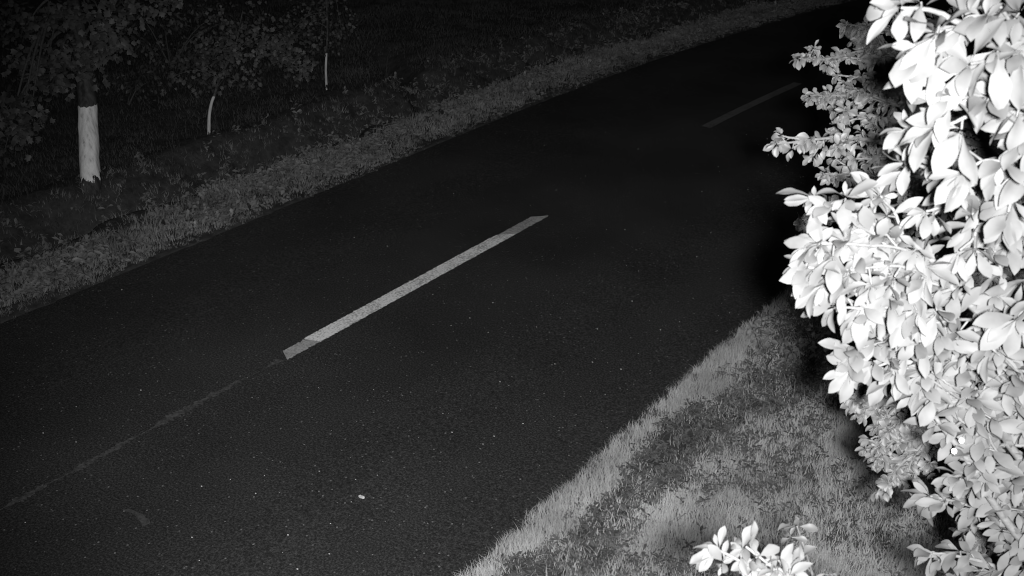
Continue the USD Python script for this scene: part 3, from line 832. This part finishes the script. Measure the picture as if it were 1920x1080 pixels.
# grey tree standing behind the bright one
BASE = on_ground(2080, 900)
BASE[2] = float(terrain(BASE[0], BASE[1]))
TOP = at(2060, 330, 3.32)
bt = thing('plum_tree', BASE, 'grey small-leaved tree half hidden behind the glaring white one', 'tree')
trunk_pts = spline([BASE - [0, 0, .2], BASE + (TOP - BASE) * 0.35 + [0.05, 0, 0], BASE + (TOP - BASE) * 0.7 + [-0.04, .03, 0], TOP], 24)
obj('trunk', tube(trunk_pts, np.linspace(0.11, 0.03, 24), 12, 0.08, 7), BARK, bt, smooth=True)
rows = [  # tips, each reached from the trunk
    ([(1800, 60, 3.32), (1700, 60, 3.23), (1590, 45, 3.19)], 1), ([(1820, 90, 3.32), (1680, 85, 3.23), (1560, 110, 3.14), (1500, 108, 3.1)], 1), ([(1800, 110, 3.32), (1640, 95, 3.28)], 1),
    ([(1820, 170, 3.32), (1700, 150, 3.23), (1570, 140, 3.19)], 1), ([(1800, 190, 3.28), (1640, 180, 3.19), (1520, 180, 3.14)], 0.95), ([(1800, 200, 3.28), (1650, 150, 3.28)], 1),
    ([(1790, 260, 3.06), (1650, 230, 2.97), (1590, 210, 2.93)], 1), ([(1800, 310, 2.89), (1690, 275, 2.75), (1580, 255, 2.67), (1455, 268, 2.62)], 1.0), ([(1800, 300, 2.89), (1700, 300, 2.79), (1600, 300, 2.75)], 1),
    ([(1820, 350, 2.97), (1720, 330, 2.93), (1620, 330, 2.89)], 1), ([(1820, 420, 2.97), (1700, 420, 2.89), (1600, 405, 2.79), (1510, 415, 2.75)], 0.9), ([(1820, 400, 3.14), (1700, 380, 3.14)], 1), ([(1850, 440, 3.14), (1780, 430, 3.14)], 1),
    ([(1860, 520, 3.14), (1760, 500, 3.1), (1650, 500, 3.06)], 1), ([(1880, 560, 3.14), (1820, 500, 3.1)], 1), ([(1880, 620, 3.14), (1800, 600, 3.1), (1720, 600, 3.06)], 1),
    ([(1880, 500, 3.23), (1850, 480, 3.23)], 1), ([(1900, 330, 3.23), (1850, 300, 3.23)], 1), ([(1900, 200, 3.23), (1830, 180, 3.23), (1760, 190, 3.23)], 1), ([(1920, 100, 3.32), (1850, 60, 3.28)], 1), ([(1900, 40, 3.32), (1820, 10, 3.28)], 1),
    ([(1880, 250, 3.28), (1760, 240, 3.23), (1690, 230, 3.23)], 1), ([(1880, 680, 3.14), (1780, 690, 3.06), (1700, 720, 3.01)], 1),
    ([(1900, 760, 3.01), (1780, 740, 2.93), (1680, 740, 2.89), (1590, 735, 2.89)], 0.95), ([(1900, 800, 3.01), (1780, 770, 2.93), (1700, 790, 2.89), (1640, 770, 2.89)], 1), ([(1900, 820, 3.01), (1780, 790, 2.93), (1690, 820, 2.89), (1625, 840, 2.89)], 1),
    ([(1900, 840, 3.01), (1790, 800, 2.93), (1700, 860, 2.89), (1645, 920, 2.89)], 1), ([(1900, 840, 3.01), (1780, 810, 2.93), (1720, 850, 2.89), (1700, 890, 2.89)], 1), ([(1900, 830, 3.01), (1780, 800, 2.93), (1710, 810, 2.89)], 1),
    ([(1940, 930, 3.1), (1900, 900, 3.06), (1860, 960, 3.01)], 1), ([(1930, 960, 3.06), (1880, 1000, 3.01), (1830, 1010, 3.01)], 1), ([(1940, 990, 3.06), (1900, 1040, 3.01), (1850, 1050, 3.01)], 1), ([(1940, 900, 3.06), (1890, 950, 3.01), (1800, 1000, 2.97)], 1),
    ([(1800, 330, 3.0), (1700, 320, 2.95), (1610, 325, 2.9), (1560, 335, 2.88)], 1), ([(1790, 230, 3.1), (1690, 200, 3.1), (1600, 170, 3.1)], 1), ([(1790, 130, 3.2), (1690, 110, 3.2), (1620, 60, 3.2)], 1),
    ([(1880, 780, 3.0), (1770, 760, 2.95), (1690, 760, 2.9), (1600, 760, 2.88)], 1), ([(1880, 800, 3.0), (1770, 790, 2.95), (1690, 790, 2.9), (1640, 860, 2.88)], 1), ([(1880, 820, 3.0), (1790, 830, 2.95), (1720, 850, 2.9), (1670, 895, 2.88)], 1),
]

bsh = []
for rw, ls in rows:
    z = at(*rw[0])[2]
    k = int(np.argmin(abs(trunk_pts[:, 2] - (z - 0.25))))
    bsh.append(([trunk_pts[k]] + pxs(rw), 0.013, ls))
    # side twigs make each bough broad
    q = spline(bsh[-1][0], 20)
    rr_ = np.random.default_rng(len(bsh))
    for kk in (7, 9, 11, 13, 15, 17):
        b0 = q[kk]; dd = unit(q[min(kk + 2, 19)] - q[kk]); off = rr_.normal(0, 1, 3) * [1, 1, 0.6]
        bsh.append(([b0, b0 + (dd * 0.05 + unit(off) * 0.04) * 0.85 * (21 - kk) / 12, b0 + (dd * 0.07 + unit(off) * 0.13) * 0.85 * (21 - kk) / 12], 0.004, 0.95))
lv, tw = leafy(bsh, 321, 0.029, 0.48, 0.020, (5, 8), (0.5, 1.45), 0.28)
for x in tw:
    if len(x[0]) > 160:
        obj('branch', x, BACK_TWIG, bt, smooth=True)
obj('twigs', merge([x for x in tw if len(x[0]) <= 160]), BACK_TWIG, bt, smooth=True, kind='stuff')
plant(bt, lv, tw, BACK_LEAF)

# leafy weeds standing at the road edge, left of the near boughs
weeds = [(1540, 640, 'leafy weed just below the lowest tip of the large bright leaf cluster'), (1490, 560, 'dim weed at the edge of the asphalt beside the bright leaves'), (1575, 700, 'tall dim weed directly left of the bright drooping leaves'),
         (1470, 690, 'low spreading weed in the middle of the near verge'), (1425, 665, 'low weed close to the asphalt, leftmost on the near verge')]
for k, (px, py, lab) in enumerate(weeds):
    g = on_ground(px, py); g[2] = float(terrain(g[0], g[1]))
    t = thing('verge_weed', g, lab, 'weed', 'weeds standing on the near verge')
    r = np.random.default_rng(700 + k)
    sh = []
    for a in range(5):
        d = np.array([*r.normal(0, 0.12, 2), r.uniform(0.15, 0.4)])
        sh.append(([g - [0, 0, .03], g + d * 0.5 + [0, 0, .03], g + d], 0.004, r.uniform(0.8, 1.2)))
    lv, tw = leafy(sh, 720 + k, 0.075, 0.42, 0.06, (3, 4), (0.7, 1.4), 0.1, tocam=0.3)
    for x in tw:
        if len(x[0]) > 60: obj('stem', x, TWIG, t, smooth=True)
    plant(t, lv, tw, WEED)
